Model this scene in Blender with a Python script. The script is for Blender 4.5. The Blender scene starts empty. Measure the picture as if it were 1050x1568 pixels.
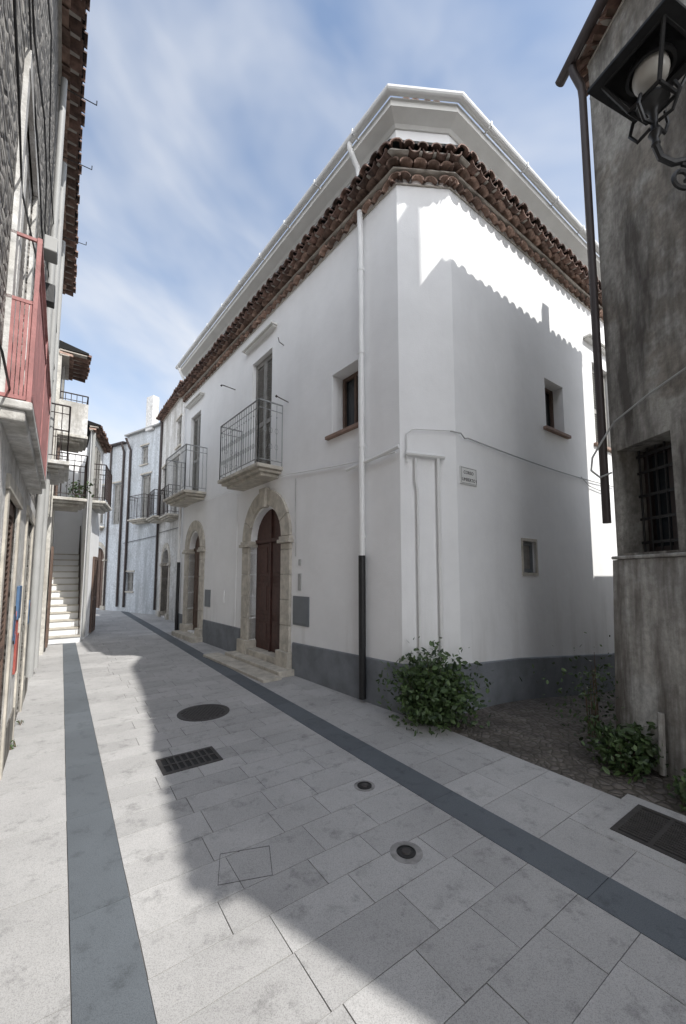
import bpy, math, random, bmesh
from mathutils import Vector, Matrix
random.seed(7)
R=math.radians
scene=bpy.context.scene
# ------------------------------------------------------------ helpers
class Fr:
    def __init__(s,o,d,n=None):
        s.o=Vector(o); s.d=Vector(d).normalized()
        s.n=Vector(n).normalized() if n else Vector((s.d.y,-s.d.x))
    def P(s,a,o,z):
        p=s.o+s.d*a+s.n*o
        return (p.x,p.y,z)
def empty(name):
    e=bpy.data.objects.new(name,None); scene.collection.objects.link(e); return e
class MB:
    def __init__(s): s.v=[];s.f=[];s.c=[]
    def add(s,vs,fs,col=None):
        b=len(s.v); s.v+= [tuple(p) for p in vs]
        for f in fs:
            s.f.append([i+b for i in f]); s.c.append(col)
    def box(s,fr,a0,a1,o0,o1,z0,z1,col=None):
        vs=[fr.P(a,o,z) for z in(z0,z1) for o in(o0,o1) for a in(a0,a1)]
        s.add(vs,[(0,1,3,2),(4,6,7,5),(0,4,5,1),(2,3,7,6),(0,2,6,4),(1,5,7,3)],col)
    def prism(s,fr,poly,o0,o1):
        n=len(poly)
        vs=[fr.P(a,o0,z) for a,z in poly]+[fr.P(a,o1,z) for a,z in poly]
        s.add(vs,[list(range(n)),list(range(2*n-1,n-1,-1))]+[(i,i+n,(i+1)%n+n,(i+1)%n) for i in range(n)])
    def foot(s,pts,z0,z1):
        n=len(pts)
        vs=[(p[0],p[1],z0) for p in pts]+[(p[0],p[1],z1) for p in pts]
        s.add(vs,[list(range(n)),list(range(2*n-1,n-1,-1))]+[(i,i+n,(i+1)%n+n,(i+1)%n) for i in range(n)])
    def tube(s,pts,r,n=8,r2=None):
        pts=[Vector(p) for p in pts]; N=len(pts); rings=[]
        up=Vector((0,0,1))
        t=(pts[1]-pts[0]).normalized()
        x=t.cross(up)
        if x.length<1e-3: x=t.cross(Vector((1,0,0)))
        x.normalize()
        for i,p in enumerate(pts):
            if i==0: t=(pts[1]-pts[0])
            elif i==N-1: t=(pts[-1]-pts[-2])
            else: t=(pts[i+1]-pts[i]).normalized()+(pts[i]-pts[i-1]).normalized()
            t.normalize()
            x=(x-t*x.dot(t)).normalized(); y=t.cross(x)
            rr=r if r2 is None else r+(r2-r)*i/(N-1)
            rings.append([p+x*math.cos(k*2*math.pi/n)*rr+y*math.sin(k*2*math.pi/n)*rr for k in range(n)])
        vs=[q for rg in rings for q in rg]; fs=[]
        for i in range(N-1):
            for k in range(n):
                fs.append((i*n+k,i*n+(k+1)%n,(i+1)*n+(k+1)%n,(i+1)*n+k))
        fs.append(list(range(n-1,-1,-1))); fs.append([(N-1)*n+k for k in range(n)])
        s.add(vs,fs)
    def lathe(s,c,prof,n=16):
        vs=[];fs=[]
        for r,z in prof:
            for k in range(n):
                a=2*math.pi*k/n; vs.append((c[0]+r*math.cos(a),c[1]+r*math.sin(a),c[2]+z))
        for i in range(len(prof)-1):
            for k in range(n):
                fs.append((i*n+k,i*n+(k+1)%n,(i+1)*n+(k+1)%n,(i+1)*n+k))
        s.add(vs,fs)
    def sweep(s,path,prof,zf=None,closed=True):
        path=[Vector(p) for p in path]; N=len(path); m=len(prof); vs=[]
        nr=[]
        for i in range(N-1):
            d=(path[i+1]-path[i]).normalized(); nr.append(Vector((d.y,-d.x)))
        for i,p in enumerate(path):
            if i==0:o=nr[0]
            elif i==N-1:o=nr[-1]
            else:
                o=(nr[i-1]+nr[i])/(1+nr[i-1].dot(nr[i]))
            dz=zf[i] if zf else 0
            for a,z in prof:
                q=p+o*a; vs.append((q.x,q.y,z+dz))
        fs=[]
        for i in range(N-1):
            for k in range(m if closed else m-1):
                fs.append((i*m+k,i*m+(k+1)%m,(i+1)*m+(k+1)%m,(i+1)*m+k))
        if closed:
            fs.append(list(range(m))); fs.append([(N-1)*m+k for k in range(m-1,-1,-1)])
        s.add(vs,fs)
    def ring(s,fr,sc,zs,ri,ro,o0,o1,a0=0,a1=180,n=20):
        vs=[];fs=[]
        for i in range(n+1):
            t=R(a0+(a1-a0)*i/n); c,sn=math.cos(t),math.sin(t)
            for r,o in((ri,o0),(ro,o0),(ro,o1),(ri,o1)):
                vs.append(fr.P(sc+r*c,o,zs+r*sn))
        for i in range(n):
            for k in range(4):
                fs.append((i*4+k,i*4+(k+1)%4,i*4+4+(k+1)%4,i*4+4+k))
        fs.append((0,1,2,3)); fs.append((n*4+3,n*4+2,n*4+1,n*4))
        s.add(vs,fs)
    def obj(s,name,mat,parent=None,smooth=False,bevel=0,recalc=True):
        me=bpy.data.meshes.new(name); me.from_pydata(s.v,[],s.f); me.update()
        if recalc:
            bm=bmesh.new(); bm.from_mesh(me); bmesh.ops.recalc_face_normals(bm,faces=bm.faces); bm.to_mesh(me); bm.free()
        if any(c is not None for c in s.c):
            at=me.color_attributes.new('Col','FLOAT_COLOR','CORNER')
            for p in me.polygons:
                c=s.c[p.index] if s.c[p.index] is not None else 1.0
                for li in p.loop_indices: at.data[li].color=(c,c,c,1)
        me.materials.append(mat)
        if smooth:
            for p in me.polygons: p.use_smooth=True
            try: me.set_sharp_from_angle(angle=R(40))
            except Exception: pass
        o=bpy.data.objects.new(name,me); scene.collection.objects.link(o)
        if parent: o.parent=parent
        if bevel:
            b=o.modifiers.new('bev','BEVEL'); b.width=bevel; b.segments=2; b.limit_method='ANGLE'
        return o
def cut(obj,mb):
    c=mb.obj('cutter',obj.data.materials[0])
    m=obj.modifiers.new('b','BOOLEAN'); m.operation='DIFFERENCE'; m.solver='EXACT'; m.object=c; m.use_self=True
    dg=bpy.context.evaluated_depsgraph_get(); dg.update()
    me=bpy.data.meshes.new_from_object(obj.evaluated_get(dg))
    obj.modifiers.remove(m); obj.data=me
    bpy.data.objects.remove(c)
def archpoly(s0,s1,z0,zs,n=16):
    c=(s0+s1)/2; r=(s1-s0)/2
    return [(s0,z0),(s1,z0)]+[(c+r*math.cos(math.pi*i/n),zs+r*math.sin(math.pi*i/n)) for i in range(n+1)]
# ------------------------------------------------------------ materials
def newmat(name):
    m=bpy.data.materials.new(name); m.use_nodes=True
    nt=m.node_tree; b=nt.nodes['Principled BSDF']; return m,nt,b
def nd(nt,t,**k):
    n=nt.nodes.new(t)
    for a,v in k.items(): setattr(n,a,v)
    return n
def noise(nt,co,scale,detail=4,rough=.6,vscale=None,dist=0):
    n=nd(nt,'ShaderNodeTexNoise'); n.inputs['Scale'].default_value=scale; n.inputs['Detail'].default_value=min(detail,5); n.inputs['Roughness'].default_value=rough; n.inputs['Distortion'].default_value=dist
    if vscale:
        mp=nd(nt,'ShaderNodeMapping'); mp.inputs['Scale'].default_value=vscale; nt.links.new(co,mp.inputs['Vector']); co=mp.outputs[0]
    nt.links.new(co,n.inputs['Vector']); return n.outputs['Fac']
def ramp(nt,inp,stops):
    r=nd(nt,'ShaderNodeValToRGB'); e=r.color_ramp.elements
    while len(e)<len(stops): e.new(.5)
    for i,(p,c) in enumerate(stops):
        e[i].position=p; e[i].color=(c,c,c,1) if not isinstance(c,tuple) else (*c,1)
    nt.links.new(inp,r.inputs[0]); return r.outputs[0]
def mix(nt,fac,a,b,mode='MIX'):
    m=nd(nt,'ShaderNodeMix',data_type='RGBA',blend_type=mode)
    for s,v in((m.inputs[0],fac),(m.inputs[6],a),(m.inputs[7],b)):
        if isinstance(v,(int,float)): s.default_value=v
        elif isinstance(v,tuple): s.default_value=(*v,1)
        else: nt.links.new(v,s)
    return m.outputs[2]
def math_(nt,op,a,b=None,c=None):
    n=nd(nt,'ShaderNodeMath',operation=op)
    for i,v in enumerate((a,b,c)):
        if v is None: continue
        if isinstance(v,(int,float)): n.inputs[i].default_value=v
        else: nt.links.new(v,n.inputs[i])
    return n.outputs[0]
def bump(nt,b,h,st,dist=.01):
    n=nd(nt,'ShaderNodeBump'); n.inputs['Strength'].default_value=st; n.inputs['Distance'].default_value=dist
    nt.links.new(h,n.inputs['Height']); nt.links.new(n.outputs[0],b.inputs['Normal'])
def objco(nt):
    return nd(nt,'ShaderNodeTexCoord').outputs['Object']
def simple(name,col,rough=.8,var=.2,scale=4,bst=.3,bsc=60,metal=0,streak=0,dark=None,attr=False,bd=.006):
    m,nt,b=newmat(name); co=objco(nt)
    f=ramp(nt,noise(nt,co,scale,4),[(.3,1-var),(.7,1+var*.4)])
    c=mix(nt,1.0,col,f,'MULTIPLY')
    if streak:
        st=ramp(nt,noise(nt,co,1.0,4,.65,(3.5,3.5,.35)),[(.42,0.0),(.72,1.0)])
        c=mix(nt,math_(nt,'MULTIPLY',st,streak),c,dark or tuple(x*.4 for x in col))
    if attr:
        a=nd(nt,'ShaderNodeAttribute',attribute_name='Col'); c=mix(nt,1.0,c,a.outputs['Color'],'MULTIPLY')
    nt.links.new(c,b.inputs['Base Color'])
    b.inputs['Roughness'].default_value=rough; b.inputs['Metallic'].default_value=metal
    if bst>.15: bump(nt,b,noise(nt,co,bsc,2),bst,bd)
    return m
def plaster(name,col,dirt=(.45,.43,.4),amt=.35,zlow=1.6,patch=0,patchcol=(.3,.27,.22),bst=.25,lo=.46,hi=.66,streakv=(2.5,2.5,.3),blot=0):
    m,nt,b=newmat(name); co=objco(nt)
    n1=noise(nt,co,1.3,4,.65)
    c=mix(nt,1.0,col,ramp(nt,n1,[(.3,.92),(.7,1.0)]),'MULTIPLY')
    st=ramp(nt,noise(nt,co,1.0,5,.68,streakv),[(lo,0.0),(hi,1.0)])
    sep=nd(nt,'ShaderNodeSeparateXYZ'); nt.links.new(co,sep.inputs[0])
    mr=nd(nt,'ShaderNodeMapRange'); mr.inputs['From Min'].default_value=.2; mr.inputs['From Max'].default_value=zlow; mr.inputs['To Min'].default_value=1; mr.inputs['To Max'].default_value=.12
    nt.links.new(sep.outputs[2],mr.inputs[0])
    if patch:
        pf=ramp(nt,noise(nt,co,.9,5,.7),[(.50,0.0),(.56,1.0)])
        c=mix(nt,math_(nt,'MULTIPLY',pf,patch),c,patchcol)
        fine=ramp(nt,noise(nt,co,14,5,.75),[(.35,.68),(.6,1.08)]); c=mix(nt,1.0,c,fine,'MULTIPLY')
    if blot:
        bl=ramp(nt,noise(nt,co,1.7,5,.72,(1,1,.6),.4),[(.48,0.0),(.64,1.0)])
        c=mix(nt,math_(nt,'MULTIPLY',bl,blot),c,tuple(x*1.4 for x in dirt))
    c=mix(nt,math_(nt,'MULTIPLY',math_(nt,'MULTIPLY',st,mr.outputs[0]),amt),c,dirt)
    nt.links.new(c,b.inputs['Base Color']); b.inputs['Roughness'].default_value=.9
    bump(nt,b,math_(nt,'MULTIPLY_ADD',noise(nt,co,3.5,2),4.0,noise(nt,co,70,1)),bst,.006)
    return m
def rubble(name,c1,c2,mortar,scale=6.5,bd=.05):
    m,nt,b=newmat(name); co=objco(nt)
    mp=nd(nt,'ShaderNodeMapping'); mp.inputs['Scale'].default_value=(1,1,1.7); nt.links.new(co,mp.inputs[0])
    dn=nd(nt,'ShaderNodeTexNoise'); dn.inputs['Scale'].default_value=3; nt.links.new(mp.outputs[0],dn.inputs['Vector'])
    va=nd(nt,'ShaderNodeVectorMath',operation='MULTIPLY_ADD'); nt.links.new(dn.outputs['Color'],va.inputs[0]); va.inputs[1].default_value=(.35,.35,.35); nt.links.new(mp.outputs[0],va.inputs[2])
    vo=nd(nt,'ShaderNodeTexVoronoi',feature='F1'); vo.inputs['Scale'].default_value=scale; nt.links.new(va.outputs[0],vo.inputs['Vector'])
    ve=nd(nt,'ShaderNodeTexVoronoi',feature='DISTANCE_TO_EDGE'); ve.inputs['Scale'].default_value=scale; nt.links.new(va.outputs[0],ve.inputs['Vector'])
    sx=nd(nt,'ShaderNodeSeparateColor'); nt.links.new(vo.outputs['Color'],sx.inputs[0])
    c=mix(nt,sx.outputs[0],c1,c2)
    nf=noise(nt,co,9,4); c=mix(nt,1.0,c,ramp(nt,nf,[(.3,.6),(.7,1.15)]),'MULTIPLY')
    big=ramp(nt,noise(nt,co,.8,4,.65),[(.45,0.0),(.65,.6)])
    mf=ramp(nt,ve.outputs['Distance'],[(.03,.8),(.12,0.0)])
    c=mix(nt,mf,c,mortar); c=mix(nt,big,c,mortar)
    nt.links.new(c,b.inputs['Base Color']); b.inputs['Roughness'].default_value=.95
    h=ramp(nt,ve.outputs['Distance'],[(0,0.0),(.25,1.0)])
    bump(nt,b,math_(nt,'MULTIPLY_ADD',nf,1.2,h),.8,bd)
    return m
def slabmat(name,col):
    m,nt,b=newmat(name); co=objco(nt)
    c=mix(nt,1.0,col,ramp(nt,noise(nt,co,1.1,4,.65),[(.3,.82),(.7,1.06)]),'MULTIPLY')
    sp=noise(nt,co,230,2,.75)
    c=mix(nt,1.0,c,ramp(nt,sp,[(.36,.70),(.5,1.0),(.7,1.08)]),'MULTIPLY')
    st=ramp(nt,noise(nt,co,6,5,.75),[(.54,1.0),(.70,.66)]); c=mix(nt,1.0,c,st,'MULTIPLY')
    a=nd(nt,'ShaderNodeAttribute',attribute_name='Col'); c=mix(nt,1.0,c,a.outputs['Color'],'MULTIPLY')
    nt.links.new(c,b.inputs['Base Color']); b.inputs['Roughness'].default_value=.7
    bump(nt,b,sp,.5,.003); return m
WHITE=plaster('white_plaster',(.88,.88,.88),amt=.55,lo=.5,hi=.75)
STONE=simple('pale_stone',(.56,.52,.45),var=.35,scale=7,bst=.5,bsc=40,streak=.35,dark=(.3,.27,.23))
PLINTH=simple('grey_plinth',(.20,.215,.235),var=.3,scale=3,bst=.4,bsc=80)
TILE=simple('terracotta_tile',(.165,.10,.078),var=.6,scale=11,bst=.5,bsc=50,attr=True)
TILE2=simple('limewashed_tile',(.40,.275,.22),var=.5,scale=9,bst=.5,bsc=50,attr=True)
MORT=simple('mortar',(.5,.46,.41),var=.25,scale=12,bst=.5)
CORN=simple('cream_render',(.76,.75,.72),var=.1,scale=3,bst=.16)
WPIPE=simple('white_pipe',(.80,.80,.79),rough=.45,var=.06,bst=.05)
BROWN=simple('brown_metal',(.045,.032,.03),rough=.5,var=.3,bst=.1)
DOORW=simple('dark_brown_wood',(.085,.040,.032),rough=.6,var=.35,scale=12,bst=.3,streak=.4)
SHUT=simple('weathered_shutter',(.30,.29,.27),rough=.7,var=.3,scale=9,streak=.4)
SHUTB=simple('brown_shutter',(.13,.085,.065),rough=.65,var=.3,scale=9)
GLASS,ntg,bg=newmat('window_glass'); bg.inputs['Base Color'].default_value=(.02,.025,.03,1); bg.inputs['Roughness'].default_value=.08
RAIL=simple('grey_iron_paint',(.30,.31,.31),rough=.5,var=.2,scale=20,bst=.1)
BLACKI=simple('black_iron',(.015,.015,.016),rough=.45,var=.4,scale=20,bst=.2)
MH=simple('cast_iron',(.055,.05,.048),rough=.6,var=.3,scale=20)
SILL=simple('terracotta_sill',(.28,.19,.15),var=.25,scale=9)
METER=simple('grey_meter_box',(.16,.175,.19),rough=.5,var=.1,bst=.05)
OLD=plaster('old_render',(.40,.385,.35),dirt=(.06,.052,.045),amt=.95,zlow=60,patch=.8,patchcol=(.24,.215,.18),bst=.8,lo=.45,hi=.62,streakv=(2.2,2.2,.45),blot=.55)
OLDLOW=plaster('old_render_low',(.60,.59,.56),dirt=(.12,.105,.09),amt=.95,zlow=9,patch=.45,patchcol=(.43,.40,.35),bst=.7,lo=.45,hi=.62,blot=.35)
PATCHED=plaster('patched_render',(.50,.48,.44),dirt=(.2,.18,.16),amt=.8,zlow=30,patch=.5,patchcol=(.34,.32,.28),bst=.6)
RUB=rubble('rubble_masonry',(.30,.285,.26),(.13,.12,.11),(.33,.31,.285))
CREAM=plaster('cream_plaster',(.68,.66,.61),dirt=(.3,.27,.23),amt=.8,zlow=30,patch=.4,patchcol=(.45,.42,.37),bst=.5)
BLUEW=plaster('bluish_plaster',(.60,.63,.66),dirt=(.33,.35,.36),amt=.85,zlow=30,patch=.5,patchcol=(.48,.49,.50),bst=.4)
WORN=plaster('worn_white_plaster',(.74,.73,.71),dirt=(.3,.28,.25),amt=.9,zlow=25,patch=.5,patchcol=(.52,.50,.46),bst=.5)
SLAB=slabmat('stone_slabs',(.47,.46,.45))
BASALT=slabmat('dark_stone_strip',(.125,.14,.155))
PINK=simple('faded_red_sheet',(.40,.17,.16),rough=.6,var=.35,scale=8)
MARB=simple('marble_plaque',(.74,.74,.72),rough=.4,var=.06,bst=.05)
INK=simple('black_paint',(.02,.02,.02),var=.1)
BLUEP=simple('blue_paint',(.08,.15,.27),rough=.5,var=.3)
REDP=simple('red_paint',(.38,.09,.07),rough=.5,var=.3)
CABLE=simple('grey_cable',(.38,.38,.37),rough=.6,var=.1,bst=.05)
m_,nt,b=newmat('cobble_ground'); GROUND=m_; co=objco(nt)
ve=nd(nt,'ShaderNodeTexVoronoi',feature='DISTANCE_TO_EDGE'); ve.inputs['Scale'].default_value=15; nt.links.new(co,ve.inputs['Vector'])
vo=nd(nt,'ShaderNodeTexVoronoi'); vo.inputs['Scale'].default_value=15; nt.links.new(co,vo.inputs['Vector'])
sx=nd(nt,'ShaderNodeSeparateColor'); nt.links.new(vo.outputs['Color'],sx.inputs[0])
c=mix(nt,sx.outputs[0],(.17,.15,.135),(.11,.095,.08)); c=mix(nt,ramp(nt,ve.outputs['Distance'],[(.02,1.0),(.12,0.0)]),c,(.08,.07,.055))
c=mix(nt,1.0,c,ramp(nt,noise(nt,co,3,4),[(.3,.6),(.7,1.25)]),'MULTIPLY')
nt.links.new(c,b.inputs['Base Color']); b.inputs['Roughness'].default_value=.9
bump(nt,b,ramp(nt,ve.outputs['Distance'],[(0,0.0),(.25,1.0)]),.8,.02)
def leafmat(name,c1,c2):
    m,nt,b=newmat(name); a=nd(nt,'ShaderNodeAttribute',attribute_name='Col'); s=nd(nt,'ShaderNodeSeparateColor'); nt.links.new(a.outputs['Color'],s.inputs[0])
    nt.links.new(mix(nt,s.outputs[0],c1,c2),b.inputs['Base Color']); b.inputs['Roughness'].default_value=.5
    return m
LEAF=leafmat('leaves',(.02,.042,.013),(.08,.13,.04))
STEM=simple('stem',(.12,.08,.05))
# ------------------------------------------------------------ frames
d1=(-.629,.777); C1=(0.69,4.72); C3=(1.39,4.78); d2=(.809,.588)
F1=Fr(C1,d1,(-.777,-.629)); F2=Fr(C3,d2,(.588,-.809)); FC=Fr(C1,(C3[0]-C1[0],C3[1]-C1[1]))
EL=F1.P(8.46,0,0)[:2]; ER=F2.P(9,0,0)[:2]
AN=Vector((.817,.576)); SD=Vector((-.576,.817))
def A(a,s): p=AN*a+SD*s; return (p.x,p.y)
# ------------------------------------------------------------ ground
def sm(t): t=max(0,min(1,t)); return t*t*(3-2*t)
def gz(x,y):
    a=x*.817+y*.576
    s2=(x-C3[0])*d2[0]+(y-C3[1])*d2[1]
    return -.42*sm((s2-.1)/4.5)*sm((a-3.36)/.9)
g=MB()
xs=[-300,-120,-50,-25]+[-15+i*.25 for i in range(101)]+[20,50,120,300]
ys=[-300,-120,-50,-20]+[-8+i*.25 for i in range(121)]+[30,60,120,300]
for y in ys:
    for x in xs: g.v.append((x,y,gz(x,y)))
nx=len(xs)
for j in range(len(ys)-1):
    for i in range(nx-1):
        g.f.append([j*nx+i,j*nx+i+1,(j+1)*nx+i+1,(j+1)*nx+i]); g.c.append(None)
g.obj('ground',GROUND,smooth=True,recalc=False)
def slabquad(mb,a0,a1,s0,s1,z,gap=.002):
    j=lambda:random.uniform(-.0015,.0012)
    c=random.uniform(.90,1.07)
    vs=[(*A(a0+gap+j(),s0+gap+j()),z),(*A(a1-gap+j(),s0+gap+j()),z),(*A(a1-gap+j(),s1-gap+j()),z),(*A(a0+gap+j(),s1-gap+j()),z)]
    bs=[(v[0],v[1],z-.02) for v in vs]
    mb.add(vs+bs,[(0,1,2,3),(0,4,5,1),(1,5,6,2),(2,6,7,3),(3,7,4,0)],c)
pv=MB()
def band(a0,a1,s0,s1,rw,lmin,lmax):
    s=s0
    while s<s1:
        w=rw*random.uniform(.85,1.15); a=a0
        while a<a1-.02:
            l=random.uniform(lmin,lmax)
            if a1-(a+l)<lmin*.6: l=a1-a
            slabquad(pv,a,a+l,s,s+w,.006); a+=l
        s+=w
band(.36,2.20,-3,26,.25,.32,.60)
band(-.6,.11,-3,11.4,.62,.8,.9)
band(-8,.11,11.4,26,.4,.4,.7)
band(2.45,3.35,-3,26,.36,.28,.5)
band(3.35,8,11.5,26,.5,.5,.8)
pv.obj('street_paving',SLAB,recalc=False)
jb=MB(); JB=simple('joint_sand',(.22,.21,.20),var=.8,scale=3)
jb.add([(*A(-.8,-3),.001),(*A(3.36,-3),.001),(*A(3.36,26),.001),(*A(-.8,26),.001)],[(0,1,2,3)])
jb.obj('paving_bed',JB,recalc=False)
for a0,a1 in((.11,.36),(2.20,2.45)):
    st=MB(); s=-3
    while s<24:
        l=random.uniform(.6,1.1); slabquad(st,a0,a1,s,s+l,.008,.0015); s+=l
    st.obj('dark_stone_strip',BASALT,recalc=False)
def manhole(x,y,r,name):
    p=empty(name)
    m=MB(); m.lathe((x,y,0),[(r,.0),(r,.012),(r*.88,.012),(r*.87,.009),(0.001,.009)],32)
    m.obj('frame',MH if r>.1 else BLACKI,p)
    k=MB()
    if r>.1:
        fr=Fr((x,y),(1,0))
        for i in range(-6,7):
            for j in range(-6,7):
                if math.hypot(i,j)<6.2: k.box(fr,i*.038-.013,i*.038+.013,j*.038-.013,j*.038+.013,.009,.013)
    else:
        k.lathe((x,y,0),[(r*.5,.009),(r*.45,.016),(0.001,.017)],16)
    k.obj('lid_pattern',MH,p)
manhole(-1.62,4.79,.29,'manhole_cover'); manhole(.163,3.17,.055,'water_valve_cover'); manhole(.365,2.445,.055,'water_valve_cover')
k=MB(); k.lathe((.365,2.445,0),[(.095,.0065),(.095,.0075),(.055,.0075)],28); k.obj('valve_surround',simple('concrete_ring',(.30,.29,.28),var=.4,scale=15))
k=MB(); k.lathe((.163,3.17,0),[(.08,.0065),(.08,.0075),(.055,.0075)],28); k.obj('valve_surround',bpy.data.materials['concrete_ring'])
def grate(fr,w,h,name,n,rows=2):
    p=empty(name); m=MB()
    m.box(fr,-w/2,w/2,-h/2,h/2,-.01,.007); m.obj('pit',INK,p)
    m=MB()
    for a,b,c,d in((-w/2-.03,w/2+.03,-h/2-.03,-h/2),(-w/2-.03,w/2+.03,h/2,h/2+.03),(-w/2-.03,-w/2,-h/2,h/2),(w/2,w/2+.03,-h/2,h/2)): m.box(fr,a,b,c,d,0,.014)
    m.box(fr,-w/2,w/2,-.012,.012,.008,.0135)
    for i in range(1,n):
        x=-w/2+w*i/n; m.box(fr,x-.009,x+.009,-h/2,h/2,.0078,.013)
    m.obj('bars',MH,p)
grate(Fr((-1.325,3.59),(AN.x,AN.y)),.42,.26,'drain_grate',8)
grate(Fr((1.98,2.62),(AN.x,AN.y)),.40,.34,'drain_grate',14)
k=MB(); fr=Fr((1.98,2.62),(AN.x,AN.y))
for a,b_,c,d in((-.33,.33,-.3,-.203),(-.33,.33,.203,.3),(-.33,-.233,-.203,.203),(.233,.33,-.203,.203)): k.box(fr,a,b_,c,d,0,.0105,1.0)
k.obj('grate_kerb',SLAB)
k=MB(); fr=Fr((-.54,2.35),(.97,.25))
for a,b_,c,d in((-.14,.14,-.12,-.1175),(-.14,.14,.1175,.12),(-.14,-.1375,-.1175,.1175),(.1375,.14,-.1175,.1175)): k.box(fr,a,b_,c,d,0,.0072)
k.obj('inspection_lid_frame',MH)
# ------------------------------------------------------------ tiles
def tile(mb,fr,s,lip,back,z,r,conv=True,slope=.10,dirv=None,col=None,th=.016):
    n=6; vs=[];fs=[]
    for o in (lip,back):
        zz=z+(lip-o)*slope
        for rr in (r,r-th):
            for i in range(n+1):
                t=math.pi*i/n; c,sn=math.cos(t),math.sin(t)
                if not conv: sn=-sn
                if dirv is None: q=fr.P(s+c*rr,o,zz+sn*rr*.9)
                else:
                    b=Vector(fr.P(s,0,0)[:2]); dn=dirv; dt=Vector((-dn.y,dn.x)); p=b+dn*o+dt*c*rr; q=(p.x,p.y,zz+sn*rr*.9)
                vs.append(q)
    m=n+1
    for i in range(n):
        fs+=[(i,i+1,m+i+1,m+i),(2*m+i,3*m+i,3*m+i+1,2*m+i+1),(i,2*m+i,2*m+i+1,i+1),(m+i,m+i+1,3*m+i+1,3*m+i)]
    mb.add(vs,fs,col if col is not None else random.uniform(.55,1.45))
def tile_eave(path,z,parent,rows,sp=.17):
    path=[Vector(p) for p in path]
    top=MB(); low=MB(); mo=MB()
    for ri,(lip,zz) in enumerate(rows):
        istop=ri==len(rows)-1
        mb=top if istop else low
        for i in range(len(path)-1):
            d=path[i+1]-path[i]; L=d.length; fr=Fr(path[i],d)
            n=max(1,int(round(L/sp))); w=L/n
            for k in range(n):
                j=random.uniform(-.018,.018)
                s=(k+.5)*w
                tile(mb,fr,s+random.uniform(-.008,.008),lip+j,-.05,zz+random.uniform(-.007,.007),w*.49 if not istop else w*.40)
                if istop: tile(mb,fr,s+w/2,lip-.04+j,-.05,zz+.01,w*.44,conv=False)
            if i<len(path)-2:
                n1=fr.n; d2_=path[i+2]-path[i+1]; n2=Fr(path[i+1],d2_).n
                ang=math.acos(max(-1,min(1,n1.dot(n2))))
                kk=max(1,int(round(ang*lip/ (sp*.8))))
                for q in range(kk):
                    t=(q+.5)/kk; dn=(n1*(1-t)+n2*t).normalized()
                    tile(mb,Fr(path[i+1],d2_),0,lip,-.05,zz,sp*.44,dirv=dn)
        mo.sweep(path,[(-.04,zz-.016),(lip-.07,zz-.016),(lip-.07,zz+.0),(-.04,zz+.012)])
    top.obj('roof_tiles_edge',TILE,parent,recalc=False,smooth=False)
    if len(rows)>1: low.obj('corbelled_tiles',TILE2,parent,recalc=False)
    mo.obj('eave_mortar',MORT,parent)
# ------------------------------------------------------------ main white house
H=empty('white_corner_house')
foot=[EL,C1,C3,ER,(ER[0]-5.5,ER[1]+6),(EL[0]+5.5,EL[1]+3.5)]
w=MB(); w.foot(foot,-1,7.60); W=w.obj('walls',WHITE,H)
cu=MB()
cu.box(F1,.76,1.36,-.30,.3,3.66,4.60)
cu.box(F1,3.23,4.06,-.16,.3,3.55,5.92)
cu.box(F1,7.08,7.86,-.16,.3,3.72,5.97)
cu.prism(F1,archpoly(2.74,3.98,.2,2.22),-.32,.3)
cu.prism(F1,archpoly(6.75,7.65,.15,2.25),-.32,.3)
cu.box(F2,2.25,2.85,-.26,.3,3.91,4.74)
cu.box(F2,1.42,1.76,-.10,.3,1.63,2.08)
cu.box(F2,4.05,4.85,-.16,.3,4.0,5.6)
cut(W,cu)
k=MB(); pts=[Vector(p) for p in foot]; cen=sum(pts,Vector((0,0)))/len(pts)
vs=[(p.x,p.y,7.64) for p in pts]+[(cen.x+(p.x-cen.x)*.25,cen.y+(p.y-cen.y)*.25,8.2) for p in pts]; n=len(pts)
k.add(vs,[(i,(i+1)%n,n+(i+1)%n,n+i) for i in range(n)]+[list(range(n,2*n))]); k.obj('roof',TILE,H)
path=[EL,C1,C3,ER]
k=MB(); k.sweep(path,[(-.1,7.40),(.02,7.40),(.05,7.43),(.15,7.465),(.20,7.485),(.20,7.60),(.165,7.60),(.165,7.63),(-.1,7.68)]); k.obj('cornice',CORN,H)
k=MB(); gp=[(.265+.055*math.cos(t),7.62+.055*math.sin(t)) for t in [R(180+i*22.5) for i in range(9)]]
gp+= [(.265+.047*math.cos(t),7.62+.047*math.sin(t)) for t in [R(360-i*22.5) for i in range(9)]]
k.sweep(path,gp)
for fr,L in((F1,8.46),(F2,9)):
    s=.5
    while s<L:
        k.box(fr,s-.012,s+.012,.2025,.33,7.556,7.563); k.box(fr,s-.012,s+.012,.323,.331,7.556,7.635); s+=.9
k.obj('gutter',WPIPE,H)
k=MB()
for s in (.12,.24,.40,.52): tile(k,FC,s,.10,-.3,7.71,.06)
k.obj('roof_tiles',TILE,H,recalc=False)
tile_eave(path,6.7,H,[(.09,6.63),(.19,6.735),(.31,6.845)],sp=.195)
k=MB(); k.sweep(path,[(-.06,7.02),(.01,7.02),(.27,6.935),(.27,6.90),(-.06,6.90)]); k.obj('eave_top',TILE,H)
k=MB()
pr=[(-.05,-.9),(.022,-.9),(.022,.52),(.012,.535),(-.05,.535)]
k.sweep([F1.P(8.46,0,0)[:2],F1.P(7.98,0,0)[:2]],pr)
k.sweep([F1.P(6.42,0,0)[:2],F1.P(4.36,0,0)[:2]],pr)
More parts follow.
